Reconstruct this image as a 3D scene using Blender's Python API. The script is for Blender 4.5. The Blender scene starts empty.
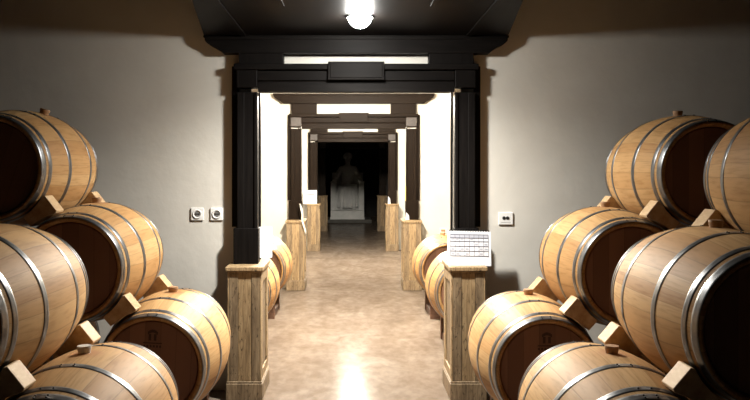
import bpy, bmesh, math, random
from mathutils import Vector, Matrix
random.seed(7)
PI = math.pi
C = bpy.context.scene.collection
scene = bpy.context.scene

# ------------------------------------------------------------------ materials
def new_mat(name):
    m = bpy.data.materials.new(name); m.use_nodes = True
    nt = m.node_tree; nt.nodes.clear()
    out = nt.nodes.new('ShaderNodeOutputMaterial')
    b = nt.nodes.new('ShaderNodeBsdfPrincipled')
    nt.links.new(b.outputs[0], out.inputs[0])
    return m, nt, b

def N(nt, t, **kw):
    n = nt.nodes.new(t)
    for k, v in kw.items():
        setattr(n, k, v)
    return n

def plain(name, col, rough=.5, metal=0.0, spec=None):
    m, nt, b = new_mat(name)
    b.inputs['Base Color'].default_value = (*col, 1)
    b.inputs['Roughness'].default_value = rough
    b.inputs['Metallic'].default_value = metal
    if spec is not None: b.inputs['Specular IOR Level'].default_value = spec
    return m

def ramp(nt, stops):
    r = N(nt, 'ShaderNodeValToRGB')
    els = r.color_ramp.elements
    while len(els) < len(stops): els.new(.5)
    for e, (p, c) in zip(els, stops):
        e.position = p; e.color = (*c, 1)
    return r

def noisy(name, stops, scale=(4, 4, 4), nscale=3, detail=6, rough=.6, bump=.1, bdist=.01,
          bscale=None, metal=0, rough_var=0, distortion=0, coords='Object', spec=None, nrough=.6):
    m, nt, b = new_mat(name)
    tc = N(nt, 'ShaderNodeTexCoord'); mp = N(nt, 'ShaderNodeMapping')
    mp.inputs['Scale'].default_value = scale
    nt.links.new(tc.outputs[coords], mp.inputs[0])
    n1 = N(nt, 'ShaderNodeTexNoise'); n1.inputs['Scale'].default_value = nscale
    n1.inputs['Detail'].default_value = detail; n1.inputs['Distortion'].default_value = distortion
    n1.inputs['Roughness'].default_value = nrough
    nt.links.new(mp.outputs[0], n1.inputs['Vector'])
    r = ramp(nt, stops); nt.links.new(n1.outputs['Fac'], r.inputs[0])
    nt.links.new(r.outputs[0], b.inputs['Base Color'])
    b.inputs['Roughness'].default_value = rough; b.inputs['Metallic'].default_value = metal
    if spec is not None: b.inputs['Specular IOR Level'].default_value = spec
    if rough_var:
        mr = N(nt, 'ShaderNodeMapRange')
        mr.inputs['To Min'].default_value = rough - rough_var; mr.inputs['To Max'].default_value = rough + rough_var
        nt.links.new(n1.outputs['Fac'], mr.inputs['Value']); nt.links.new(mr.outputs[0], b.inputs['Roughness'])
    if bump:
        n2 = N(nt, 'ShaderNodeTexNoise'); n2.inputs['Scale'].default_value = bscale or nscale * 3
        n2.inputs['Detail'].default_value = 5
        nt.links.new(mp.outputs[0], n2.inputs['Vector'])
        bp = N(nt, 'ShaderNodeBump'); bp.inputs['Strength'].default_value = bump
        bp.inputs['Distance'].default_value = bdist
        nt.links.new(n2.outputs['Fac'], bp.inputs['Height']); nt.links.new(bp.outputs[0], b.inputs['Normal'])
    return m

M = {}
M['plaster'] = noisy('plaster', [(.3, (.54, .512, .455)), (.55, (.575, .548, .49)), (.75, (.605, .58, .52))],
                     scale=(1, 1, 1), nscale=2.2, detail=8, rough=.85, bump=.35, bdist=.012, bscale=7, distortion=.6)
M['plaster_low_bounce'] = noisy('low_bounce_plaster', [(.3, (.10, .085, .07)), (.7, (.14, .12, .10))], scale=(1, 1, 1), nscale=2.2, rough=.9, bump=.3)  # unseen front room walls, darkened so less light bounces back
M['ceiling'] = noisy('ceiling_plaster', [(.3, (.60, .56, .48)), (.7, (.66, .62, .54))], scale=(1, 1, 1), nscale=2, rough=.9, bump=.1)
M['ceil_dark'] = noisy('low_bounce_ceiling', [(.3, (.05, .035, .025)), (.7, (.08, .058, .042))], scale=(12, 1, 1), nscale=2, rough=.8, bump=.2)  # unseen ceiling made dark to cut bounced light in the front room
M['darkwood'] = noisy('wenge_wood', [(.3, (.0075, .0045, .0028)), (.6, (.013, .0082, .0052)), (.8, (.022, .0145, .0095))],
                      scale=(30, 30, 2.0), nscale=2, rough=.45, bump=.12, bdist=.003, spec=.04)
M['darkwood_h'] = noisy('wenge_wood_beam', [(.3, (.0075, .0045, .0028)), (.6, (.013, .0082, .0052)), (.8, (.022, .0145, .0095))],
                        scale=(2.0, 30, 30), nscale=2, rough=.45, bump=.12, bdist=.003, spec=.04)
M['blackwood'] = noisy('black_wood', [(.3, (.0036, .0030, .0028)), (.7, (.0080, .0066, .0058))],
                       scale=(30, 30, 2), nscale=2, rough=.5, bump=.1, bdist=.003, spec=.05)  # darker than the wenge of the farther portals
M['blackwood_h'] = noisy('black_wood_beam', [(.3, (.0036, .0030, .0028)), (.7, (.0080, .0066, .0058))],
                         scale=(2, 30, 30), nscale=2, rough=.5, bump=.1, bdist=.003, spec=.05)
M['endgrain'] = noisy('corner_block_wood', [(.3, (.010, .0055, .0035)), (.7, (.028, .016, .010))],
                      scale=(14, 14, 14), nscale=3, rough=.5, bump=.15, bdist=.003)

def pedestal_wood(name, a, b_, c_, d_):
    m, nt, b = new_mat(name)
    tc = N(nt, 'ShaderNodeTexCoord'); mp = N(nt, 'ShaderNodeMapping'); mp.inputs['Scale'].default_value = (26, 26, 2.2)
    nt.links.new(tc.outputs['Object'], mp.inputs[0])
    n1 = N(nt, 'ShaderNodeTexNoise'); n1.inputs['Scale'].default_value = 1.6; n1.inputs['Detail'].default_value = 9
    n1.inputs['Distortion'].default_value = 1.4; n1.inputs['Roughness'].default_value = .65
    nt.links.new(mp.outputs[0], n1.inputs['Vector'])
    r = ramp(nt, [(.28, a), (.45, b_), (.6, c_), (.75, d_)])
    nt.links.new(n1.outputs['Fac'], r.inputs[0])
    # dark knots and old cracks
    mp2 = N(nt, 'ShaderNodeMapping'); mp2.inputs['Scale'].default_value = (12, 12, 4)
    nt.links.new(tc.outputs['Object'], mp2.inputs[0])
    n2 = N(nt, 'ShaderNodeTexNoise'); n2.inputs['Scale'].default_value = 2.6; n2.inputs['Detail'].default_value = 6
    n2.inputs['Distortion'].default_value = 2.5
    nt.links.new(mp2.outputs[0], n2.inputs['Vector'])
    r2 = ramp(nt, [(.33, (.28, .24, .2)), (.42, (1, 1, 1))])
    nt.links.new(n2.outputs['Fac'], r2.inputs[0])
    mx = N(nt, 'ShaderNodeMix', data_type='RGBA', blend_type='MULTIPLY'); mx.inputs['Factor'].default_value = 1
    nt.links.new(r.outputs[0], mx.inputs['A']); nt.links.new(r2.outputs[0], mx.inputs['B'])
    nt.links.new(mx.outputs['Result'], b.inputs['Base Color'])
    b.inputs['Roughness'].default_value = .62
    bp = N(nt, 'ShaderNodeBump'); bp.inputs['Strength'].default_value = .4; bp.inputs['Distance'].default_value = .004
    nt.links.new(n1.outputs['Fac'], bp.inputs['Height']); nt.links.new(bp.outputs[0], b.inputs['Normal'])
    return m
M['ped'] = pedestal_wood('rustic_timber', (.13, .080, .036), (.25, .165, .080), (.36, .25, .13), (.46, .335, .19))
M['ped2'] = pedestal_wood('rustic_timber_trim', (.085, .055, .029), (.17, .115, .062), (.26, .185, .105), (.35, .26, .16))
M['chock'] = noisy('pine_offcut', [(.3, (.42, .25, .12)), (.55, (.56, .38, .20)), (.75, (.66, .50, .30))],
                   scale=(8, 3, 8), nscale=3, rough=.65, bump=.1, bdist=.003)
M['rack'] = noisy('rack_timber', [(.3, (.08, .035, .02)), (.7, (.15, .075, .04))], scale=(3, 12, 12), nscale=3, rough=.7, bump=.1)
M['hoop'] = noisy('galvanised_hoop', [(.3, (.14, .14, .145)), (.6, (.21, .21, .21)), (.8, (.28, .275, .27))],
                  scale=(6, 6, 6), nscale=4, rough=.34, metal=.9, rough_var=.1, bump=.05, bdist=.001)
M['rivet'] = plain('dark_rivet', (.03, .03, .03), .5, .6)
M['bung_wood'] = noisy('bung_wood', [(.3, (.28, .15, .07)), (.7, (.42, .25, .13))], scale=(10, 10, 10), rough=.6)
M['bung_sil'] = plain('silicone_bung', (.55, .52, .47), .35)
M['brand'] = plain('burnt_brand', (.05, .025, .015), .7)
M['white'] = plain('white_plastic', (.72, .71, .68), .35)
M['socket_in'] = plain('socket_recess', (.16, .155, .145), .4)
M['black'] = plain('black_plastic', (.012, .012, .012), .4)
M['paper'] = plain('white_card', (.78, .79, .82), .6)
M['ink'] = plain('printed_ink', (.10, .10, .13), .7)
M['ink_grey'] = plain('printed_grey', (.42, .43, .48), .7)
M['ink_mid'] = plain('printed_heading', (.16, .17, .20), .7)
M['ink_blue'] = plain('printed_blue', (.10, .20, .42), .7)
M['cord'] = plain('white_cord', (.72, .70, .64), .7)
M['yellow'] = plain('yellow_tape', (.75, .52, .03), .5)
M['stone'] = noisy('pale_stone', [(.3, (.66, .68, .68)), (.7, (.80, .81, .81))], scale=(2, 2, 2), nscale=3, rough=.75, bump=.3, bdist=.01)
M['stone_dark'] = noisy('grey_stone', [(.3, (.08, .078, .072)), (.7, (.13, .125, .115))], scale=(2, 2, 2), nscale=3, rough=.8, bump=.2)
M['darkwall'] = noisy('unlit_wall_shade', [(.3, (.016, .015, .014)), (.7, (.026, .024, .022))], scale=(1, 1, 1), rough=.9, bump=.1)  # shade of the unlit far room put into the wall colour

def floor_mat():
    m, nt, b = new_mat('polished_concrete')
    tc = N(nt, 'ShaderNodeTexCoord')
    mp = N(nt, 'ShaderNodeMapping'); mp.inputs['Scale'].default_value = (1.0, .55, 1)
    nt.links.new(tc.outputs['Object'], mp.inputs[0])
    n1 = N(nt, 'ShaderNodeTexNoise'); n1.inputs['Scale'].default_value = 3.2; n1.inputs['Detail'].default_value = 9
    n1.inputs['Roughness'].default_value = .62; n1.inputs['Distortion'].default_value = .7
    n2 = N(nt, 'ShaderNodeTexNoise'); n2.inputs['Scale'].default_value = 13; n2.inputs['Detail'].default_value = 7
    nt.links.new(mp.outputs[0], n1.inputs['Vector']); nt.links.new(mp.outputs[0], n2.inputs['Vector'])
    r1 = ramp(nt, [(.28, (.125, .098, .076)), (.47, (.158, .126, .100)), (.60, (.182, .149, .122)), (.74, (.215, .182, .153))])
    r2 = ramp(nt, [(.35, (.86, .83, .80)), (.62, (1.05, 1.03, 1.02))])
    nt.links.new(n1.outputs['Fac'], r1.inputs[0]); nt.links.new(n2.outputs['Fac'], r2.inputs[0])
    mx = N(nt, 'ShaderNodeMix', data_type='RGBA', blend_type='MULTIPLY'); mx.inputs['Factor'].default_value = 1
    nt.links.new(r1.outputs[0], mx.inputs['A']); nt.links.new(r2.outputs[0], mx.inputs['B'])
    nt.links.new(mx.outputs['Result'], b.inputs['Base Color'])
    mr = N(nt, 'ShaderNodeMapRange'); mr.inputs['To Min'].default_value = .17; mr.inputs['To Max'].default_value = .26
    b.inputs['Specular IOR Level'].default_value = .007
    nt.links.new(n1.outputs['Fac'], mr.inputs['Value']); nt.links.new(mr.outputs[0], b.inputs['Roughness'])
    bp = N(nt, 'ShaderNodeBump'); bp.inputs['Strength'].default_value = .05; bp.inputs['Distance'].default_value = .002
    nt.links.new(n2.outputs['Fac'], bp.inputs['Height']); nt.links.new(bp.outputs[0], b.inputs['Normal'])
    return m
M['floor'] = floor_mat()

def stave_mat():
    m, nt, b = new_mat('oak_staves')
    tc = N(nt, 'ShaderNodeTexCoord'); oi = N(nt, 'ShaderNodeObjectInfo')
    sep = N(nt, 'ShaderNodeSeparateXYZ'); nt.links.new(tc.outputs['Object'], sep.inputs[0])
    def math_(op, a=None, b_=None, va=None, vb=None):
        n = N(nt, 'ShaderNodeMath', operation=op)
        if a is not None: nt.links.new(a, n.inputs[0])
        elif va is not None: n.inputs[0].default_value = va
        if b_ is not None: nt.links.new(b_, n.inputs[1])
        elif vb is not None: n.inputs[1].default_value = vb
        return n.outputs[0]
    ang = math_('ARCTAN2', sep.outputs['X'], sep.outputs['Z'])
    k = math_('MULTIPLY', ang, vb=27 / (2 * PI))
    # staves differ in width: a little wave on the angle
    wob = math_('SINE', math_('MULTIPLY', ang, vb=5)); k = math_('ADD', k, math_('MULTIPLY', wob, vb=.35))
    k = math_('ADD', k, vb=50)
    fl = math_('FLOOR', k); fr = math_('SUBTRACT', k, fl)
    idx = math_('ADD', fl, math_('MULTIPLY', oi.outputs['Random'], vb=317))
    wn = N(nt, 'ShaderNodeTexWhiteNoise', noise_dimensions='1D'); nt.links.new(idx, wn.inputs['W'])
    r = ramp(nt, [(0, (.375, .202, .078)), (.35, (.41, .228, .090)), (.7, (.445, .262, .110)), (1, (.49, .305, .138))])
    nt.links.new(wn.outputs['Value'], r.inputs[0])
    # grain, shifted per stave and stretched along the barrel
    cmb = N(nt, 'ShaderNodeCombineXYZ')
    nt.links.new(math_('MULTIPLY', k, vb=2.3), cmb.inputs[0])
    nt.links.new(math_('ADD', math_('MULTIPLY', sep.outputs['Y'], vb=3.0), wn.outputs['Value']), cmb.inputs[1])
    nt.links.new(idx, cmb.inputs[2])
    n1 = N(nt, 'ShaderNodeTexNoise'); n1.inputs['Scale'].default_value = 2.4; n1.inputs['Detail'].default_value = 7
    nt.links.new(cmb.outputs[0], n1.inputs['Vector'])
    r2 = ramp(nt, [(.3, (.80, .74, .66)), (.5, (1, 1, 1)), (.7, (1.08, 1.06, 1.04))])
    nt.links.new(n1.outputs['Fac'], r2.inputs[0])
    mx = N(nt, 'ShaderNodeMix', data_type='RGBA', blend_type='MULTIPLY'); mx.inputs['Factor'].default_value = 1
    nt.links.new(r.outputs[0], mx.inputs['A']); nt.links.new(r2.outputs[0], mx.inputs['B'])
    # seams
    e = math_('MINIMUM', fr, math_('SUBTRACT', None, fr, va=1.0))
    sm = N(nt, 'ShaderNodeMapRange'); sm.inputs['From Max'].default_value = .035
    sm.inputs['To Min'].default_value = .68; sm.inputs['To Max'].default_value = 1
    nt.links.new(e, sm.inputs['Value'])
    mx2 = N(nt, 'ShaderNodeMix', data_type='RGBA', blend_type='MULTIPLY'); mx2.inputs['Factor'].default_value = 1
    nt.links.new(mx.outputs['Result'], mx2.inputs['A']); nt.links.new(sm.outputs[0], mx2.inputs['B'])
    # wine stain round the bung (a stain of its own shape)
    vm = N(nt, 'ShaderNodeVectorMath', operation='DISTANCE'); vm.inputs[1].default_value = (0, 0, .337)
    nt.links.new(tc.outputs['Object'], vm.inputs[0])
    n3 = N(nt, 'ShaderNodeTexNoise'); n3.inputs['Scale'].default_value = 14; nt.links.new(tc.outputs['Object'], n3.inputs['Vector'])
    dd = math_('ADD', vm.outputs['Value'], math_('MULTIPLY', n3.outputs['Fac'], vb=.08))
    st = N(nt, 'ShaderNodeMapRange'); st.inputs['From Min'].default_value = .07; st.inputs['From Max'].default_value = .13
    st.inputs['To Min'].default_value = .55; st.inputs['To Max'].default_value = 0
    nt.links.new(dd, st.inputs['Value'])
    mx3 = N(nt, 'ShaderNodeMix', data_type='RGBA'); nt.links.new(st.outputs[0], mx3.inputs['Factor'])
    nt.links.new(mx2.outputs['Result'], mx3.inputs['A']); mx3.inputs['B'].default_value = (.33, .13, .06, 1)
    nt.links.new(mx3.outputs['Result'], b.inputs['Base Color'])
    b.inputs['Roughness'].default_value = .6; b.inputs['Specular IOR Level'].default_value = .18
    bp = N(nt, 'ShaderNodeBump'); bp.inputs['Strength'].default_value = .3; bp.inputs['Distance'].default_value = .002
    nt.links.new(sm.outputs[0], bp.inputs['Height']); nt.links.new(bp.outputs[0], b.inputs['Normal'])
    return m
M['stave'] = stave_mat()

def head_mat():
    m, nt, b = new_mat('oak_head')
    tc = N(nt, 'ShaderNodeTexCoord'); sep = N(nt, 'ShaderNodeSeparateXYZ'); nt.links.new(tc.outputs['Object'], sep.inputs[0])
    mu = N(nt, 'ShaderNodeMath', operation='MULTIPLY'); mu.inputs[1].default_value = 12; nt.links.new(sep.outputs['X'], mu.inputs[0])
    ad = N(nt, 'ShaderNodeMath', operation='ADD'); ad.inputs[1].default_value = 20.5; nt.links.new(mu.outputs[0], ad.inputs[0])
    fl = N(nt, 'ShaderNodeMath', operation='FLOOR'); nt.links.new(ad.outputs[0], fl.inputs[0])
    fr = N(nt, 'ShaderNodeMath', operation='FRACT'); nt.links.new(ad.outputs[0], fr.inputs[0])
    wn = N(nt, 'ShaderNodeTexWhiteNoise', noise_dimensions='1D'); nt.links.new(fl.outputs[0], wn.inputs['W'])
    r = ramp(nt, [(0, (.17, .080, .045)), (1, (.24, .118, .066))]); nt.links.new(wn.outputs['Value'], r.inputs[0])
    r2 = ramp(nt, [(0, (.4, .4, .4)), (.04, (1, 1, 1))]); nt.links.new(fr.outputs[0], r2.inputs[0])
    mx = N(nt, 'ShaderNodeMix', data_type='RGBA', blend_type='MULTIPLY'); mx.inputs['Factor'].default_value = 1
    nt.links.new(r.outputs[0], mx.inputs['A']); nt.links.new(r2.outputs[0], mx.inputs['B'])
    nt.links.new(mx.outputs['Result'], b.inputs['Base Color']); b.inputs['Roughness'].default_value = .6
    return m
M['head'] = head_mat()

def emit_mat(name, col, strength):
    m = bpy.data.materials.new(name); m.use_nodes = True; nt = m.node_tree; nt.nodes.clear()
    o = N(nt, 'ShaderNodeOutputMaterial'); e = N(nt, 'ShaderNodeEmission')
    e.inputs[0].default_value = (*col, 1); e.inputs[1].default_value = strength
    nt.links.new(e.outputs[0], o.inputs[0]); return m

# ------------------------------------------------------------------ mesh helpers
def obj(name, bm, m, parent=None, loc=None, smooth=False, bevel=0, seg=2, rot=None):
    me = bpy.data.meshes.new(name)
    bmesh.ops.recalc_face_normals(bm, faces=bm.faces)
    bm.to_mesh(me); bm.free()
    mats = m if isinstance(m, (list, tuple)) else [m]
    for x in mats: me.materials.append(x)
    if smooth:
        for p in me.polygons: p.use_smooth = True
    o = bpy.data.objects.new(name, me); C.objects.link(o)
    if parent: o.parent = parent
    if loc: o.location = loc
    if rot: o.rotation_euler = rot
    if bevel:
        md = o.modifiers.new('bevel', 'BEVEL'); md.width = bevel; md.segments = seg
        md.limit_method = 'ANGLE'; md.angle_limit = math.radians(35)
    return o

def box(bm, x0, x1, y0, y1, z0, z1, mi=0):
    vs = [bm.verts.new(p) for p in ((x0, y0, z0), (x1, y0, z0), (x1, y1, z0), (x0, y1, z0),
                                    (x0, y0, z1), (x1, y0, z1), (x1, y1, z1), (x0, y1, z1))]
    for f in ((0, 3, 2, 1), (4, 5, 6, 7), (0, 1, 5, 4), (1, 2, 6, 5), (2, 3, 7, 6), (3, 0, 4, 7)):
        fc = bm.faces.new([vs[i] for i in f]); fc.material_index = mi
    return bm

def boxes(*bs):
    bm = bmesh.new()
    for b in bs: box(bm, *b)
    return bm

def prism_y(bm, pts, y0, y1):
    """polygon in xz extruded along y"""
    a = [bm.verts.new((x, y0, z)) for x, z in pts]; b = [bm.verts.new((x, y1, z)) for x, z in pts]
    n = len(pts)
    bm.faces.new(a); bm.faces.new(b[::-1])
    for i in range(n):
        bm.faces.new((a[i], b[i], b[(i + 1) % n], a[(i + 1) % n]))
    return bm

def lathe_y(bm, prof, seg=64, closed=False):
    """profile of (r, y) spun about the y axis"""
    rings = []
    for r, y in prof:
        if r < 1e-6: rings.append([bm.verts.new((0, y, 0))])
        else: rings.append([bm.verts.new((r * math.sin(2 * PI * i / seg), y, r * math.cos(2 * PI * i / seg))) for i in range(seg)])
    pairs = list(zip(rings, rings[1:]))
    if closed: pairs.append((rings[-1], rings[0]))
    for A, B in pairs:
        for i in range(seg):
            j = (i + 1) % seg
            if len(A) == 1 and len(B) == 1: continue
            if len(A) == 1: bm.faces.new((A[0], B[i], B[j]))
            elif len(B) == 1: bm.faces.new((A[i], A[j], B[0]))
            else: bm.faces.new((A[i], A[j], B[j], B[i]))
    return bm

def lathe_z(prof, seg=32):
    bm = lathe_y(bmesh.new(), [(r, z) for r, z in prof], seg)
    for v in bm.verts: v.co = Vector((v.co.x, -v.co.z, v.co.y))
    return bm

def tube(pts, r, seg=8):
    bm = bmesh.new(); prev = None
    P = [Vector(p) for p in pts]
    for i, p in enumerate(P):
        t = (P[min(i + 1, len(P) - 1)] - P[max(i - 1, 0)]).normalized()
        a = t.orthogonal().normalized() if abs(t.z) > .99 else t.cross(Vector((0, 0, 1))).normalized()
        b = t.cross(a)
        ring = [bm.verts.new(p + a * r * math.cos(2 * PI * k / seg) + b * r * math.sin(2 * PI * k / seg)) for k in range(seg)]
        if prev:
            for k in range(seg): bm.faces.new((prev[k], prev[(k + 1) % seg], ring[(k + 1) % seg], ring[k]))
        else: bm.faces.new(ring)
        prev = ring
    bm.faces.new(prev[::-1])
    return bm

def tag(o, label, cat, group=None):
    o['label'] = label; o['category'] = cat
    if group: o['group'] = group
    return o

def thing(name, label, cat, loc=(0, 0, 0), rot=(0, 0, 0), group=None):
    o = bpy.data.objects.new(name, None); C.objects.link(o)
    o.location = loc; o.rotation_euler = rot; o.empty_display_size = .1
    return tag(o, label, cat, group)

def struct(name, bm, m, **k):
    o = obj(name, bm, m, **k); o['kind'] = 'structure'; return o

def copy_tree(o, parent=None):
    c = o.copy(); C.objects.link(c)
    if parent is not None: c.parent = parent
    for ch in list(o.children): copy_tree(ch, c)
    return c

# ------------------------------------------------------------------ shell
CX = .037                      # centre line of the row of portals
WALLX = 5.6
CEIL = 3.3
PORT = [5.71, 10.79, 15.93, 21.0]   # front faces of the posts
struct('floor', boxes((-WALLX - .2, WALLX + .2, -5.2, 28.2, -.1, 0)), M['floor'])
struct('ceiling', boxes((-WALLX - .2, WALLX + .2, -5.2, 6.0, CEIL, CEIL + .1)), M['ceil_dark'])
struct('ceiling', boxes((-WALLX - .2, WALLX + .2, 6.0, 28.2, CEIL, CEIL + .1)), M['ceiling'])
struct('wall_left', boxes((-WALLX - .2, -WALLX, -5.2, 5.9, 0, CEIL)), M['plaster_low_bounce'])
struct('wall_left', boxes((-WALLX - .2, -WALLX, 5.9, 21.4, 0, CEIL)), M['plaster'])
struct('wall_right', boxes((WALLX, WALLX + .2, -5.2, 5.9, 0, CEIL)), M['plaster_low_bounce'])
struct('wall_right', boxes((WALLX, WALLX + .2, 5.9, 21.4, 0, CEIL)), M['plaster'])
struct('wall_back', boxes((-WALLX, WALLX, -5.2, -5.0, 0, CEIL)), M['plaster_low_bounce'])
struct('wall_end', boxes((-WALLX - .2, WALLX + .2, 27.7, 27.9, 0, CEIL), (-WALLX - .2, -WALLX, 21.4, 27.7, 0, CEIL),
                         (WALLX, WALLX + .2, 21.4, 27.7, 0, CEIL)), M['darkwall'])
JH = .76
for i, p in enumerate(PORT):
    top = 2.27
    y0, y1 = p + .10, p + .55
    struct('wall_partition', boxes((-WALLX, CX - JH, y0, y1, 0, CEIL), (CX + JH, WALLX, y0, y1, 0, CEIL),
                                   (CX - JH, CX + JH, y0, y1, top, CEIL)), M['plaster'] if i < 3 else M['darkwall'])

# ------------------------------------------------------------------ portals
ords = ['nearest', 'second', 'third', 'farthest']
def ogee(w, z0, z1, s, n=10):
    """end profile of a canopy beam: wide on top, S-curved in towards the bottom; s = +-1"""
    pts = []
    h = z1 - z0
    pts.append((s * w, z1)); pts.append((s * w, z1 - .12 * h)); pts.append((s * (w - .012), z1 - .12 * h))
    for k in range(n + 1):
        t = k / n
        z = z1 - .14 * h - .86 * h * t
        x = w - .012 - .125 * (t ** 1.5 if t < .5 else t ** 1.5) + .012 * math.sin(t * 2 * PI)
        pts.append((s * x, z))
    return pts

def make_portal(i, p):
    near = (i == 0)
    wv, wh = (M['blackwood'], M['blackwood_h']) if near else (M['darkwood'], M['darkwood_h'])
    lab = ['black wooden portal frame nearest the camera, posts on rustic pedestals',
           'dark brown wooden portal frame seen through the nearest black one',
           'dark brown wooden portal third along the passage, framing the unlit room',
           'dim wooden portal farthest along the passage, closest to the statue'][i]
    t = thing('wooden_portal', lab, 'door frame', (CX, p, 0), group='wooden portal frames along the passage')
    zb = .93
    t2 = thing('rear_casing', ['black', 'dark brown', 'dark brown', 'dim brown'][i] + ' flat casing round the far side of the ' + ords[i] + ' opening',
               'door casing', (CX, p, 0), group='flat casings on the far side of the openings')
    L0, L1 = 2.157, 2.357
    for s in (-1, 1):
        def X(a, b): return (min(s * a, s * b), max(s * a, s * b))
        # fluted post: core with two raised edge fillets
        bm = bmesh.new()
        box(bm, *X(.706, .85), .012, .099, zb, L0)
        box(bm, *X(.706, .728), 0, .012, zb + .25, L0); box(bm, *X(.80, .85), 0, .012, zb + .25, L0)
        obj('post', bm, wv, t, bevel=.004)
        obj('post_plinth', boxes((*X(.698, .875), -.012, .099, zb, zb + .255)), wv, t, bevel=.005)
        obj('outer_board', boxes((*X(.852, .895), .05, .099, 1.19, L1 - .01)), wv, t, bevel=.003)
        obj('casing_post', boxes((*X(.745, .90), .551, .60, .0, L0 + .06)), wv, t2, bevel=.004)
        c = obj('corner_block', boxes((*X(.704, .853), -.014, .099, L0 + .03, L1 - .045)), wv if near else M['endgrain'], t, bevel=.006)
        inner = .52 if near else .50
        zc = CAN[i][0]
        obj('stub_block', boxes((*X(inner, .84), .0, .098, L1, zc)), wv, t, bevel=.004)
    bm = bmesh.new()
    box(bm, -.703, .703, .004, .099, L0, L0 + .075)
    box(bm, -.703, .703, -.006, .099, L0 + .082, L1 - .05)
    box(bm, -.703, .703, .006, .09, L0 + .075, L0 + .082)
    obj('lintel', bm, wh, t, bevel=.004)
    obj('lintel_cap', boxes((-.872, .872, -.022, .099, L1 - .042, L1)), wh, t, bevel=.005)
    obj('casing_head', boxes((-.90, .90, .551, .60, L0 + .0601, L0 + .16)), wh, t2, bevel=.004)
    obj('centre_tablet', boxes((-.20, .20, -.045, -.0225, L1 - .118, L1 + .012), (-.185, .185, -.052, -.045, L1 - .105, L1)), wh, t, bevel=.004)
    return t

CAN = [(2.435, 2.560), (2.496, 2.63), (2.496, 2.63), (2.496, 2.63)]
for i, p in enumerate(PORT): make_portal(i, p)

def make_canopy(i, p):
    z0, z1 = CAN[i]
    lab = ['black wooden canopy with a lamp under its soffit, above the nearest portal',
           'brown wooden canopy beam with curved ends above the second portal',
           'brown wooden canopy beam above the third portal',
           'dim wooden canopy beam above the farthest portal'][i]
    t = thing('portal_canopy', lab, 'canopy', (CX, p, z0), group='wooden canopies above the portals')
    wh = M['blackwood_h'] if i == 0 else M['darkwood_h']
    h = z1 - z0
    w = 1.09
    left = ogee(w, 0, h, -1); right = ogee(w, 0, h, 1)
    pts = left + right[::-1]
    y0 = -.01 if i == 0 else -.03
    bm = prism_y(bmesh.new(), pts, y0, .098)
    obj('beam', bm, wh, t, bevel=.002)
    obj('beam_fillet', boxes((-w + .02, w - .02, y0 - .012, y0 - .0005, h - .03, h - .012)), wh, t, bevel=.003)
    if i == 0:
        # soffit hanging from the ceiling and reaching over the room, a little narrower away from the wall
        bm = bmesh.new()
        ya, yb = -2.6, .098
        zt = CEIL - z0 - .001
        za = h + .001
        lo = [(-.76, ya), (.76, ya), (1.10, yb), (-1.10, yb)]
        A = [bm.verts.new((x, y, za)) for x, y in lo]; B = [bm.verts.new((x, y, zt)) for x, y in lo]
        bm.faces.new(A[::-1]); bm.faces.new(B)
        for k in range(4): bm.faces.new((A[k], A[(k + 1) % 4], B[(k + 1) % 4], B[k]))
        obj('soffit', bm, M['blackwood_h'], t, bevel=.004)
        for s in (-1, 1):
            obj('soffit_batten', boxes((s * .80 - .02, s * .80 + .02, -1.9, y0 - .02, za - .012, za - .0005)), M['blackwood'], t, bevel=.003)
            obj('soffit_batten', boxes((s * .44 - .015, s * .44 + .015, ya + .02, -1.05, za - .010, za - .0005)), M['blackwood'], t, bevel=.003)
    return t
for i, p in enumerate(PORT): make_canopy(i, p)

# ------------------------------------------------------------------ pedestals
def make_pedestal(label):
    """right-hand pedestal, inner face towards -x; local origin on the floor, centre of the front face"""
    t = thing('pedestal', label, 'pedestal', group='rustic timber pedestals under the portal posts')
    H = .885; w = .118; d0, d1 = 0.0, .45
    obj('core', boxes((-w + .012, w - .012, d0 + .012, d1 - .012, .05, H)), M['ped2'], t)
    # front face: three vertical boards
    xs = [-w + .012, -.045, .050, w - .012]
    for k in range(3):
        obj('front_board', boxes((xs[k] + .0015, xs[k + 1] - .0015, d0 + (.004 if k == 1 else 0), d0 + .0115, .135, H - .001)),
            M['ped'] if k == 1 else M['ped2'], t, bevel=.002)
        obj('back_board', boxes((xs[k] + .0015, xs[k + 1] - .0015, d1 - .0115, d1, .135, H - .001)), M['ped'], t, bevel=.002)
    for s in (-1, 1):
        def X(a, b): return (min(s * a, s * b), max(s * a, s * b))
        xx = X(w - .0115, w)
        bm = bmesh.new()
        box(bm, *xx, .0, .08, .135, H - .001); box(bm, *xx, d1 - .08, d1, .135, H - .001)
        box(bm, *xx, .0805, d1 - .0805, H - .075, H - .001); box(bm, *xx, .0805, d1 - .0805, .135, .20)
        obj('side_panel_frame', bm, M['ped'], t, bevel=.002)
    obj('base', boxes((-w - .009, w + .009, d0 - .016, d1 + .016, 0, .12), (-w - .006, w + .006, d0 - .008, d1 + .008, .12, .134)), M['ped2'], t, bevel=.005)
    bm = boxes((-w - .004, w + .004, d0 - .006, d1 + .006, H, H + .012), (-w - .014, w + .014, d0 - .018, d1 + .014, H + .0125, H + .044))
    obj('cap', bm, M['ped'], t, bevel=.006)
    return t
PW = .777
ped_labels = [[('%s timber pedestal of the %s portal, ' % (('left', 'right')[k], ords[i])) for k in range(2)] for i in range(4)]
ped_more = [['plain cap beside the bottom barrel on the left', 'with a gridded card standing on its cap'],
            ['with a white cord hanging at its corner', 'with a thin white leaflet on its cap'],
            ['with a square white notice standing on its cap', 'slim and pale against the dark room'],
            ['dim, left of the statue', 'dim, right of the statue']]
ped0 = None
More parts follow.
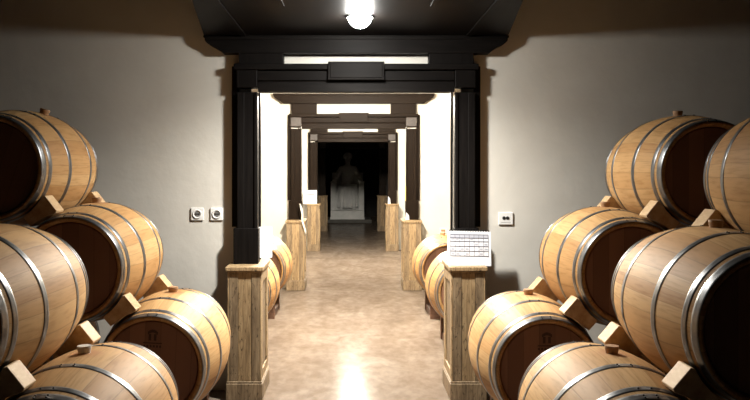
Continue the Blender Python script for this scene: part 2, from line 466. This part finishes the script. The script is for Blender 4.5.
for i, p in enumerate(PORT):
    for k, s in enumerate((-1, 1)):
        lab = ped_labels[i][k] + ped_more[i][k]
        if ped0 is None:
            ped0 = make_pedestal(lab); q = ped0
        else:
            q = copy_tree(ped0); q['label'] = lab
        q.location = (CX + s * PW, p - .16, 0)

# ------------------------------------------------------------------ barrels
RB, RH, BL = .336, .277, .95
def rad(y): return RB - (RB - RH) * (abs(2 * y / BL)) ** 1.9
def make_barrel():
    t = thing('wine_barrel', '', 'barrel', group=None)
    prof = []
    n = 28
    hl = BL / 2
    prof.append((RH - .026, -hl + .032)); prof.append((RH - .018, -hl + .004)); prof.append((RH - .010, -hl))
    for k in range(n + 1):
        y = -hl + BL * k / n
        prof.append((rad(y) - (.004 if k in (0, n) else 0), y))
    prof += [(RH - .010, hl), (RH - .018, hl - .004), (RH - .026, hl - .032)]
    bm = lathe_y(bmesh.new(), prof, 96)
    obj('stave_shell', bm, M['stave'], t, (0, 0, RB), smooth=True)
    for s in (-1, 1):
        y = s * (hl - .030)
        bm = lathe_y(bmesh.new(), [(0, y), (.15, y), (RH - .034, y), (RH - .0275, y - s * .006), (RH - .0275, y - s * .02), (0, y - s * .02)], 64)
        hd = obj('barrel_head', bm, M['head'], t, (0, 0, RB))
    for yc, wd in ((-.452, .042), (-.392, .032), (-.178, .036), (.178, .036), (.392, .032), (.452, .042)):
        a, b = yc - wd / 2, yc + wd / 2
        ro = .0022
        pr = [(rad(a) + .0004, a), (rad(a) + ro, a + .001)]
        for k in range(1, 4):
            y = a + wd * k / 4; pr.append((rad(y) + ro, y))
        pr += [(rad(b) + ro, b - .001), (rad(b) + .0004, b)]
        bm = lathe_y(bmesh.new(), pr, 96)
        # rivets where the hoop overlaps, near the top
        for f in bm.faces: f.smooth = True
        for an in (-.10, .06):
            for off in ((-.008, .008) if wd > .035 else (0,)):
                y = yc + off
                r_ = rad(y) + ro
                mtx = Matrix.Translation((r_ * math.sin(an), y, r_ * math.cos(an)))
                res = bmesh.ops.create_uvsphere(bm, u_segments=8, v_segments=5, radius=.0042, matrix=mtx)
                for v in res['verts']:
                    for f in v.link_faces: f.material_index = 1
        obj('hoop', bm, [M['hoop'], M['rivet']], t, (0, 0, RB), smooth=True)
    return t
barrel0 = make_barrel()
def add_bung(t, mat, roll=0):
    bm = lathe_z([(0, 0), (.024, 0), (.026, .012), (.029, .026), (.028, .034), (0, .035)], 20)
    b = obj('bung', bm, mat, t, (0, 0, 2 * RB - .004)); return b
def add_emblem(t):
    # small branded mark on the near head: a crest over a short bar
    bm = bmesh.new(); y = -BL / 2 + .030 - .0006
    def q(x0, x1, z0, z1): box(bm, x0, x1, y - .0008, y, z0, z1)
    for k in range(7):
        a = -0.6 + k * .2
        q(.04 * math.sin(a) - .004, .04 * math.sin(a) + .004, .045 + .03 * math.cos(a * 1.4) - .012, .045 + .03 * math.cos(a * 1.4) + .004)
    q(-.022, -.008, .02, .055); q(.006, .02, .02, .055); q(-.05, .05, .004, .010)
    for k in range(6): q(-.048 + k * .017, -.038 + k * .017, -.016, -.004)
    e = obj('brand_mark', bm, M['brand'], t, (0, 0, RB + .125)); return e

LZ = [.55, 1.073, 1.61]; LX = [-1.06, -1.49, -1.91]      # rows by the wall
RZ = [.535, 1.048, 1.58]; RX = [1.04, 1.492, 1.915]
LZA = [.51, 1.04]; LXA = [-1.09, -1.515]                    # rows nearer the camera
RZA = [.51, 1.028, 1.56]; RXA = [1.065, 1.505, 1.94]
YB, YA = 4.69, 3.30
grp = 'oak barrels stacked in the front room'
grp2 = 'oak barrels in the room behind the first portal'
BAR = [  # x, z, y, label, bung, roll, emblem
    (LX[0], LZ[0], YB, 'oak barrel lowest in the left rear stack, beside the left pedestal', 'w', .05, 1),
    (LX[1], LZ[1], YB, 'oak barrel in the middle tier of the left stack by the wall', 'w', .0, 0),
    (LX[2], LZ[2], YB, 'oak barrel topmost on the left, its black head cut by the photo edge', 'w', .33, 0),
    (LXA[0], LZA[0], YA, 'oak barrel at the bottom left of the photo with a pale grey bung', 's', -.03, 0),
    (LXA[1], LZA[1], YA, 'large oak barrel at the left edge, above the barrel with the pale grey bung', 'w', 0, 0),
    (RX[0], RZ[0], YB, 'oak barrel lowest in the right rear stack, beside the right pedestal', 'w', 0, 1),
    (RX[1], RZ[1], YB, 'oak barrel in the middle tier of the right stack by the wall', 'w', 0, 0),
    (RX[2], RZ[2], YB, 'oak barrel topmost of the right stack by the wall, with a wide black head', 'w', 0, 0),
    (RXA[0], RZA[0], YA, 'oak barrel at the bottom right of the photo with a small brown bung', 'w', .03, 0),
    (RXA[1], RZA[1], YA, 'largest-looking oak barrel at the right edge with two bright steel hoops', 'w', 0, 0),
    (RXA[2], RZA[2], YA, 'oak barrel high at the right edge, above the largest-looking barrel', 'w', 0, 0),
    (-1.90, .53, YB, 'dim oak barrel on the floor behind the left rear stack, seen in the gaps', 'w', 0, 0),
    (-2.345, 1.05, YB, 'dim oak barrel in the middle tier behind the left topmost barrel', 'w', 0, 0),
    (-1.93, .50, YA, 'dim oak barrel on the floor under the left edge barrel', 'w', 0, 0),
    (1.915, .53, YB, 'dim oak barrel on the floor behind the right rear stack, seen in the gaps', 'w', 0, 0),
    (2.35, 1.05, YB, 'dim oak barrel in the middle tier behind the right rear topmost barrel', 'w', 0, 0),
    (1.93, .50, YA, 'dim oak barrel on the floor under the largest-looking barrel', 'w', 0, 0),
    (-.99, .54, 8.9, 'pale barrel seen through the nearest portal on the left, the farther of two', 'w', 0, 0),
    (-.99, .54, 7.3, 'pale barrel seen through the nearest portal on the left, the closer of two', 'w', 0, 0),
    (1.02, .54, 8.9, 'pale barrel seen through the nearest portal on the right, the farther of two', 'w', 0, 0),
    (1.02, .54, 7.3, 'pale barrel seen through the nearest portal on the right, the closer of two', 'w', 0, 0),
]
for i, (x, z, y, lab, bung, roll, emb) in enumerate(BAR):
    t = barrel0 if i == 0 else copy_tree(barrel0)
    if i == 0: first_children = list(t.children)
    t['label'] = lab; t['group'] = grp if y < 6 else grp2
    t.rotation_euler = (0, roll, 0)
    # the root stands at the barrel's base: roll about the barrel's axis
    t.location = (x - RB * math.sin(roll), y, z - RB * math.cos(roll))
    BAR[i] = BAR[i] + (t,)
for i, b in enumerate(BAR):
    t = b[-1]
    add_bung(t, M['bung_sil'] if b[4] == 's' else M['bung_wood'])
    if b[6]: add_emblem(t)

# chocks wedged between a barrel and the one above it
def chock_mesh(r, gap_mid):
    bm = bmesh.new()
    def hg(s): return gap_mid - math.sqrt(max(r * r - s * s, 0)) - .001
    s0, s1 = -.03, .133
    pts = [(hg(s0) , s0), (hg(.02), .02), (hg(.07), .07), (hg(s1 - .012), s1 - .012), (hg(s1) - .012, s1),
           (-hg(s1) + .012, s1), (-hg(s1 - .012), s1 - .012), (-hg(.07), .07), (-hg(.02), .02), (-hg(s0), s0)]
    prism_y(bm, pts, -.055, .055)
    return bm
tiers = ['bottom and middle', 'middle and top']
def chocks(X, Z, y, side, rowname, levels):
    sg = -1 if side == 'left' else 1
    for L in levels:
        a = Vector((X[L], 0, Z[L])); b = Vector((X[L + 1], 0, Z[L + 1]))
        u = b - a; dist = u.length; u.normalize()
        v = Vector((-sg * abs(u.z), 0, abs(u.x)))     # towards the passage and up
        mid = (a + b) / 2
        for e, yy, jit in (('camera end', -.385, .06), ('wall end', .385, -.09)):
            r = rad(.34) + .003
            bm = chock_mesh(r, dist / 2)
            o = obj('wooden_chock', bm, M['chock'], None, (mid.x, y + yy, mid.z), bevel=.003)
            # local x -> along u, local z -> along v
            ang = math.atan2(v.x, v.z)
            o.rotation_euler = (0, ang, 0)
            tag(o, 'wooden chock between %s barrels, %s %s stack, %s' % (tiers[L], side, rowname, e),
                'wedge', 'wooden chocks between the stacked barrels')
chocks(LX, LZ, YB, 'left', 'rear', (0, 1)); chocks(RX, RZ, YB, 'right', 'rear', (0, 1))
chocks(LXA, LZA, YA, 'left', 'front', (0,)); chocks(RXA, RZA, YA, 'right', 'front', (0, 1))

# cradles on the floor under the bottom barrels
def make_cradle():
    t = thing('barrel_cradle', '', 'barrel cradle')
    r = rad(.29 + .03) + .0045
    cz = .54
    for s in (-1, 1):
        bm = bmesh.new(); pts = [(-.17, 0), (.17, 0), (.17, .22)]
        r2 = r
        a1 = math.acos(min(1, (cz - .255) / r2))
        n = 14
        pts.append((r2 * math.sin(a1) + .004, .255))
        for k in range(n + 1):
            a = a1 - 2 * a1 * k / n
            pts.append((r2 * math.sin(a), cz - r2 * math.cos(a)))
        pts += [(-r2 * math.sin(a1) - .004, .255), (-.17, .22)]
        prism_y(bm, pts, s * .29 - .03, s * .29 + .03)
        obj('saddle', bm, M['rack'], t, bevel=.003)
        obj('rail', boxes((s * .13 - .03, s * .13 + .03, -.2595, .2595, .0, .07)), M['rack'], t, bevel=.003)
    return t
cr0 = make_cradle()
cl = [(LX[0], YB, LZ[0], 'left, by the front room wall'), (LXA[0], YA, LZA[0], 'left, nearest the camera'),
      (RX[0], YB, RZ[0], 'right, by the front room wall'), (RXA[0], YA, RZA[0], 'right, nearest the camera'),
      (-1.90, YB, .53, 'left, outer one by the front room wall'), (-1.93, YA, .50, 'left, outer one nearest the camera'),
      (1.915, YB, .53, 'right, outer one by the front room wall'), (1.93, YA, .50, 'right, outer one nearest the camera'),
      (-.99, 8.9, .54, 'left, farther one past the portal'), (-.99, 7.3, .54, 'left, closer one past the portal'),
      (1.02, 8.9, .54, 'right, farther one past the portal'), (1.02, 7.3, .54, 'right, closer one past the portal')]
for i, (x, y, z, w) in enumerate(cl):
    c = cr0 if i == 0 else copy_tree(cr0)
    c.location = (x, y, 0); c.scale = (1, 1, z / .54); c['label'] = 'reddish cradle under a bottom barrel, ' + w
    c['group'] = 'wooden cradles under the bottom barrels'

# ------------------------------------------------------------------ lamps
def make_lamp(loc, label, strength, col, ceiling_z):
    t = thing('ceiling_lamp', label, 'lamp', loc, group='round lamps above the passage')
    hang = ceiling_z - loc[2] > .2
    r = .07 if hang else .074
    if hang:
        bm = bmesh.new(); bmesh.ops.create_uvsphere(bm, u_segments=32, v_segments=16, radius=r)
        sock = lathe_z([(0, r * .62), (.040, r * .80), (.052, r * .86), (.052, r * .98), (0, r)], 32)
    else:   # glass dome flush under the soffit
        bm = lathe_z([(0, -r)] + [(r * math.cos(a), -r * math.sin(a)) for a in [PI / 2 * (1 - k / 12) for k in range(1, 12)]] + [(r, 0), (r, .0), (r, -.0)][:1] + [(0, 0)], 40)
        sock = lathe_z([(r + .002, -.001), (r + .016, -.001), (r + .014, -.010), (r + .002, -.010), (r + .002, -.001)], 40)
    obj('bulb', bm, emit_mat('lamp_glow', col, strength), t, smooth=True)
    obj('socket' if hang else 'rim', sock, M['black'], t)
    if hang:
        obj('pendant_rod', tube([(0, 0, r), (0, 0, ceiling_z - loc[2] - .001)], .004), M['black'], t)
    return t
E1 = 1700
lamp1 = make_lamp((.055, 5.0, CAN[0][1] + .0), 'bright round lamp under the black canopy, glaring at the top of the photo', E1 * .30, (1, .98, .925), CAN[0][1])
make_lamp((CX, 8.0, 2.53), 'lamp lighting the room behind the nearest portal, hidden behind its lintel', E1 * 2.7, (1, .91, .77), CEIL)
make_lamp((CX, 13.4, 2.53), 'lamp lighting the room behind the second portal, mirrored in the floor', E1 * 2.2, (1, .91, .77), CEIL)

ld = bpy.data.lights.new('lamp_beam', 'SPOT'); ld.energy = 360; ld.color = (1, .975, .915)
ld.spot_size = math.radians(160); ld.spot_blend = 1.0; ld.shadow_soft_size = .05
lo = bpy.data.objects.new('lamp_beam', ld); C.objects.link(lo); lo.parent = lamp1; lo.location = (0, 0, -.13)

# ------------------------------------------------------------------ wall outlets
WY = PORT[0] + .10
def outlet(x, z, label, kind):
    t = thing('wall_outlet', label, 'wall outlet', (x, WY, z))
    if kind == 'schuko':
        obj('cover_plate', boxes((-.046, .046, -.012, -.0005, -.046, .046)), M['white'], t, bevel=.004)
        bm = lathe_y(bmesh.new(), [(.030, -.0125), (.032, -.018), (.030, -.019), (.026, -.018), (.023, -.0135), (0, -.0135)], 32)
        obj('socket_ring', bm, M['white'], t, smooth=True)
        bm = lathe_y(bmesh.new(), [(.022, -.0138), (.0, -.0145)], 24)
        obj('socket_well', bm, M['socket_in'], t)
        bm = bmesh.new()
        for dx in (-.0095, .0095):
            m_ = Matrix.Translation((dx, -.0150, 0)) @ Matrix.Rotation(PI / 2, 4, 'X')
            bmesh.ops.create_cone(bm, cap_ends=True, segments=12, radius1=.0055, radius2=.0055, depth=.001, matrix=m_)
        box(bm, -.017, .017, -.0152, -.0146, -.003, .003)
        obj('pin_hole', bm, M['black'], t)
    else:
        obj('cover_plate', boxes((-.053, .053, -.012, -.0005, -.045, .045)), M['white'], t, bevel=.004)
        bm = bmesh.new()
        for dx in (-.013, .013):
            m_ = Matrix.Translation((dx, -.0135, .004)) @ Matrix.Rotation(PI / 2, 4, 'X')
            bmesh.ops.create_cone(bm, cap_ends=True, segments=20, radius1=.0125, radius2=.0125, depth=.003, matrix=m_)
        obj('jack', bm, M['black'], t)
        obj('cover_seam', boxes((-.035, .035, -.0128, -.0121, -.028, -.026)), M['socket_in'], t)
    return t
FP = 800
def px(x, y, d): return ((x - 351) * d / FP, 1.6 - (y - 170) * d / FP)
for (x, y, lab, kd) in ((197.5, 214, 'white round wall outlet left of the portal, the farther of two', 'schuko'),
                        (217, 214, 'white round wall outlet left of the portal, the closer of two', 'schuko'),
                        (505.5, 218.5, 'white wall outlet with twin black jacks, right of the portal', 'jack')):
    X, Z = px(x, y, WY); outlet(X, Z, lab, kd)
X, Z = px(443, 230.5, PORT[1] + .10)
t = thing('wall_outlet', 'small wall outlet in the bright second room, above the right barrels', 'wall outlet', (X, PORT[1] + .10, Z))
obj('cover_plate', boxes((-.045, .045, -.012, -.0005, -.035, .035)), M['white'], t, bevel=.004)
obj('jack', boxes((-.03, .03, -.014, -.0121, -.016, .016)), M['bung_wood'], t, bevel=.002)

# ------------------------------------------------------------------ cards and small things on the pedestals
CAPZ = .885 + .044 + .001
def card(name, label, loc, w, h, rz, kind, roll=0):
    t = thing(name, label, 'sign', loc, (0, 0, rz))
    lean = .10
    # an A-shaped folded card: front and back leaf
    bm = bmesh.new()
    dy = h * math.sin(lean); hz = h * math.cos(lean); th = .0025
    def leaf(s):
        vs = []
        for (x, k) in ((-w / 2, 0), (w / 2, 0), (w / 2, 1), (-w / 2, 1)):
            tilt = roll * (x + w / 2) / w
            vs.append(Vector((x, s * dy * (1 - k), hz * k + tilt)))
        n = Vector((0, s * hz, dy)).normalized() * th
        A = [bm.verts.new(v) for v in vs]; B = [bm.verts.new(v + n) for v in vs]
        bm.faces.new(A); bm.faces.new(B[::-1])
        for i in range(4): bm.faces.new((A[i], A[(i + 1) % 4], B[(i + 1) % 4], B[i]))
    leaf(-1); leaf(1)
    obj('folded_card', bm, M['paper'], t)
    def face_boxes(rects, mat, nm, lift=.0032):
        b2 = bmesh.new()
        for (x0, x1, v0, v1) in rects:      # v from bottom (0) to top (1)
            vs = []
            for (x, v) in ((x0, v0), (x1, v0), (x1, v1), (x0, v1)):
                tilt = roll * (x * w + w / 2) / w
                vs.append(Vector((x * w, -dy * (1 - v), hz * v + tilt)))
            n = Vector((0, -hz, dy)).normalized()
            A = [b2.verts.new(v + n * lift) for v in vs]; B = [b2.verts.new(v + n * (lift + .0005)) for v in vs]
            b2.faces.new(A); b2.faces.new(B[::-1])
            for i in range(4): b2.faces.new((A[i], A[(i + 1) % 4], B[(i + 1) % 4], B[i]))
        return obj(nm, b2, mat, t)
    if kind == 'grid':
        g = []
        rows = [.28, .42, .56, .70, .80, .90]
        for v in rows: g.append((-.44, .44, v - .009, v + .009))
        for c in range(9):
            x = -.44 + c * .11; g.append((x - .004, x + .004, .28, .90))
        face_boxes(g, M['ink'], 'printed_grid', .0038)
        face_boxes([(-.44, .44, .80, .90)], M['ink_grey'], 'grid_header', .003)
        cells = []
        for r in range(4):
            for c in range(8):
                if random.random() < .35:
                    x = -.44 + c * .11 + .02; v = rows[r] + .035
                    cells.append((x, x + .07, v, v + .05))
        face_boxes(cells, M['ink_grey'], 'cell_text', .003)
        # wire binding along the ridge
        b3 = bmesh.new()
        for c in range(16):
            x = -w * .45 + c * w * .06
            m_ = Matrix.Translation((x, 0, hz + roll * (x + w / 2) / w + .002)) @ Matrix.Rotation(PI / 2, 4, 'Y')
            bmesh.ops.create_cone(b3, cap_ends=True, segments=10, radius1=.006, radius2=.006, depth=.006, matrix=m_)
        obj('wire_binding', b3, M['black'], t)
    elif kind == 'notice':
        face_boxes([(-.36, .36, .66, .76)], M['ink_mid'], 'heading_line')
        face_boxes([(-.30, .30, .42, .47), (-.26, .22, .32, .37)], M['ink_blue'], 'text_line')
    return t
xc = (469 - 351) * 5.65 / FP
card('folded_card_sign', 'white card with a printed grey table, on the nearest right pedestal',
     (xc, PORT[0] - .062, CAPZ), .305, .243, 0.02, 'grid', roll=-.006)
card('folded_card_sign', 'blank white card on the nearest left pedestal, jutting past it',
     (-.735, PORT[0] + .42, CAPZ), .26, .235, .06, 'blank')
card('folded_card_sign', 'square white notice with blue text on the left pedestal of the third portal',
     ((310 - 351) * 15.85 / FP, PORT[2] - .062, CAPZ), .27, .27, 0, 'notice')
# white cord on the left pedestal of the second portal
cx = CX - .69; y = PORT[1] - .20
pts = [(cx - .035, PORT[1] - .04, 1.14), (cx - .01, y + .02, 1.10), (cx + .008, y + .01, 1.02), (cx + .006, y, .93),
       (cx + .028, y - .01, .86), (cx + .046, y - .004, .79), (cx + .05, y + .02, .74)]
o = obj('hanging_cord', tube(pts, .012, 10), M['cord'], smooth=True)
tag(o, 'loop of thick white cord hanging off the left pedestal of the second portal', 'cord')
def leaflet(x, y, lab, h=.085):
    bm = bmesh.new()
    prism_y(bm, [(-.028, 0), (.028, 0), (.02, h * .6), (-.016, h)], -.006, .006)
    o = obj('leaflet', bm, M['paper'], None, (x, y, CAPZ), rot=(.0, 0, .3)); tag(o, lab, 'leaflet')
leaflet(CX + .72, PORT[1] - .03, 'slim white leaflet standing on the right pedestal of the second portal', .10)
leaflet(CX + .72, PORT[2] - .03, 'tiny white leaflet standing on the right pedestal of the third portal', .15)
o = obj('yellow_strip', boxes((CX + .700, CX + .7045, PORT[1] + .02, PORT[1] + .055, 1.02, 1.38)), M['yellow'])
tag(o, 'thin yellow strip stuck up the inner edge of the second portal, right post', 'tape')

# ------------------------------------------------------------------ statue in the unlit room
SX, SY = -.10, 24.86
t = thing('statue_plinth', 'low stepped stone plinth under the seated statue', 'plinth', (SX, SY, 0))
obj('step', boxes((-.66, .72, -.75, .75, 0, .10)), M['stone_dark'], t, bevel=.01)
obj('block', boxes((-.54, .52, -.62, .62, .1002, .16), (-.52, .50, -.60, .60, .16, .37)), M['stone'], t, bevel=.01)
st = thing('seated_statue', 'pale stone statue of a robed figure seated on a block throne', 'statue', (SX, SY, .371))
bm = boxes((-.36, .34, -.20, .42, 0, .52), (-.52, -.36, -.42, .42, 0, .84), (.34, .50, -.42, .42, 0, .84), (-.50, .48, .42, .56, 0, 1.15),
           (-.535, -.345, -.45, .42, .8405, .88), (.325, .515, -.45, .42, .8405, .88))
obj('throne', bm, M['stone'], st, bevel=.015)
def skin_body(name, verts, edges, radii, mat, parent, root=0, sub=2):
    me = bpy.data.meshes.new(name); me.from_pydata(verts, edges, []); me.update()
    o = bpy.data.objects.new(name, me); C.objects.link(o); o.parent = parent
    me.materials.append(mat)
    md = o.modifiers.new('skin', 'SKIN')
    me2 = o.data
    if not me2.skin_vertices:
        bpy.context.view_layer.objects.active = o
    for i, r in enumerate(radii):
        me2.skin_vertices[0].data[i].radius = (r, r) if not isinstance(r, tuple) else r
        me2.skin_vertices[0].data[i].use_root = (i == root)
    md.use_smooth_shade = True
    s = o.modifiers.new('sub', 'SUBSURF'); s.levels = sub; s.render_levels = sub
    return o
V = [(0, .12, .66),      # 0 pelvis
     (0, .16, .88), (0, .18, 1.08), (0, .16, 1.25), (0, .13, 1.36), (0, .10, 1.46), (0, .07, 1.56), (0, .05, 1.68),  # 1-7 spine, neck, head
     (-.13, .05, .66), (-.17, -.30, .68), (-.19, -.40, .38), (-.19, -.42, .08), (-.19, -.53, .04),   # 8-12 left leg
     (.13, .05, .66), (.17, -.30, .68), (.19, -.36, .38), (.19, -.34, .08), (.19, -.45, .04),        # 13-17
     (-.22, .15, 1.26), (-.36, .10, 1.02), (-.42, -.20, .94), (-.42, -.33, .94),   # 18-21 arm
     (.22, .15, 1.26), (.36, .10, 1.02), (.42, -.20, .94), (.42, -.33, .94)]
E = [(0, 1), (1, 2), (2, 3), (3, 4), (4, 5), (5, 6), (6, 7), (0, 8), (8, 9), (9, 10), (10, 11), (11, 12), (0, 13), (13, 14), (14, 15), (15, 16), (16, 17),
     (3, 18), (18, 19), (19, 20), (20, 21), (3, 22), (22, 23), (23, 24), (24, 25)]
Rr = [.19, .18, .20, .19, .09, .075, .125, .10, .13, .115, .085, .06, .05, .13, .115, .085, .06, .05, .10, .08, .055, .05, .10, .08, .055, .05]
bd = skin_body('body', V, E, Rr, M['stone'], st)
# face details
bm = bmesh.new()
bmesh.ops.create_uvsphere(bm, u_segments=12, v_segments=8, radius=.022, matrix=Matrix.Translation((0, -.075, 1.60)) @ Matrix.Scale(1.7, 4, (0, 0, 1)))
for s in (-1, 1):
    bmesh.ops.create_uvsphere(bm, u_segments=10, v_segments=6, radius=.018, matrix=Matrix.Translation((s * .045, -.058, 1.625)))
    bmesh.ops.create_uvsphere(bm, u_segments=10, v_segments=6, radius=.03, matrix=Matrix.Translation((s * .125, .06, 1.60)) @ Matrix.Scale(.5, 4, (1, 0, 0)))
bmesh.ops.create_uvsphere(bm, u_segments=12, v_segments=6, radius=.032, matrix=Matrix.Translation((0, -.055, 1.535)) @ Matrix.Scale(.4, 4, (0, 0, 1)))
obj('face', bm, M['stone'], bd, smooth=True)
bm = bmesh.new()
bmesh.ops.create_uvsphere(bm, u_segments=20, v_segments=12, radius=.150, matrix=Matrix.Translation((0, .09, 1.655)) @ Matrix.Scale(.85, 4, (0, 0, 1)))
obj('hair', bm, M['stone'], bd, smooth=True)
for s in (-1, 1):     # fingers over the front of the armrests
    for k in range(4):
        x = s * (.385 + k * .024); L = [.055, .07, .065, .05][k]
        obj('finger', tube([(x, -.33, .935), (x, -.40, .93), (x, -.455, .905), (x, -.468, .90 - L)], .012, 8), M['stone'], bd, smooth=True)
    obj('thumb', tube([(s * .375, -.33, .93), (s * .345, -.36, .91), (s * .325, -.40, .90)], .013, 8), M['stone'], bd, smooth=True)
# robe: pleated cloth hanging from the knees to the plinth, and over the shoulders
bm = bmesh.new(); n = 48; rows = 10; grid = []
for r in range(rows + 1):
    f = r / rows; line = []
    for k in range(n + 1):
        a = PI * k / n
        fold = .020 * math.sin(k * 1.15 + 2.2 * f) * (.3 + f)
        w = .30 + .03 * f; dpt = .28 + .12 * f
        x = -w * math.cos(a)
        yb = -.13 - (dpt) * (math.sin(a) ** .45) + fold
        if r == 0: yb = -.13 - .26 * (math.sin(a) ** .45)
        line.append(bm.verts.new((x, yb, .78 - f * .70 - .05 * math.sin(a * 2) ** 2 * (1 - f))))
    grid.append(line)
top = [bm.verts.new((v.co.x * .95, .05, .80)) for v in grid[0]]
grid = [top] + grid
for A, B in zip(grid, grid[1:]):
    for k in range(n): bm.faces.new((A[k], A[k + 1], B[k + 1], B[k]))
ro = obj('robe', bm, M['stone'], bd, smooth=True)
sd = ro.modifiers.new('thick', 'SOLIDIFY'); sd.thickness = .02

# ------------------------------------------------------------------ camera
cam = bpy.data.cameras.new('camera'); co = bpy.data.objects.new('camera', cam); C.objects.link(co)
co.location = (0, 0, 1.6); co.rotation_euler = (PI / 2, 0, 0)
cam.sensor_width = 36; cam.lens = 36 * 800 / 750
cam.shift_x = 24 / 750; cam.shift_y = -30 / 750
cam.clip_start = .05
scene.camera = co

w = bpy.data.worlds.new('world'); scene.world = w; w.use_nodes = True
w.node_tree.nodes['Background'].inputs[0].default_value = (.05, .045, .04, 1)
w.node_tree.nodes['Background'].inputs[1].default_value = .2
vs = scene.view_settings
vs.view_transform = 'Standard'; vs.look = 'None'; vs.exposure = .15; vs.gamma = 1; vs.use_curve_mapping = False
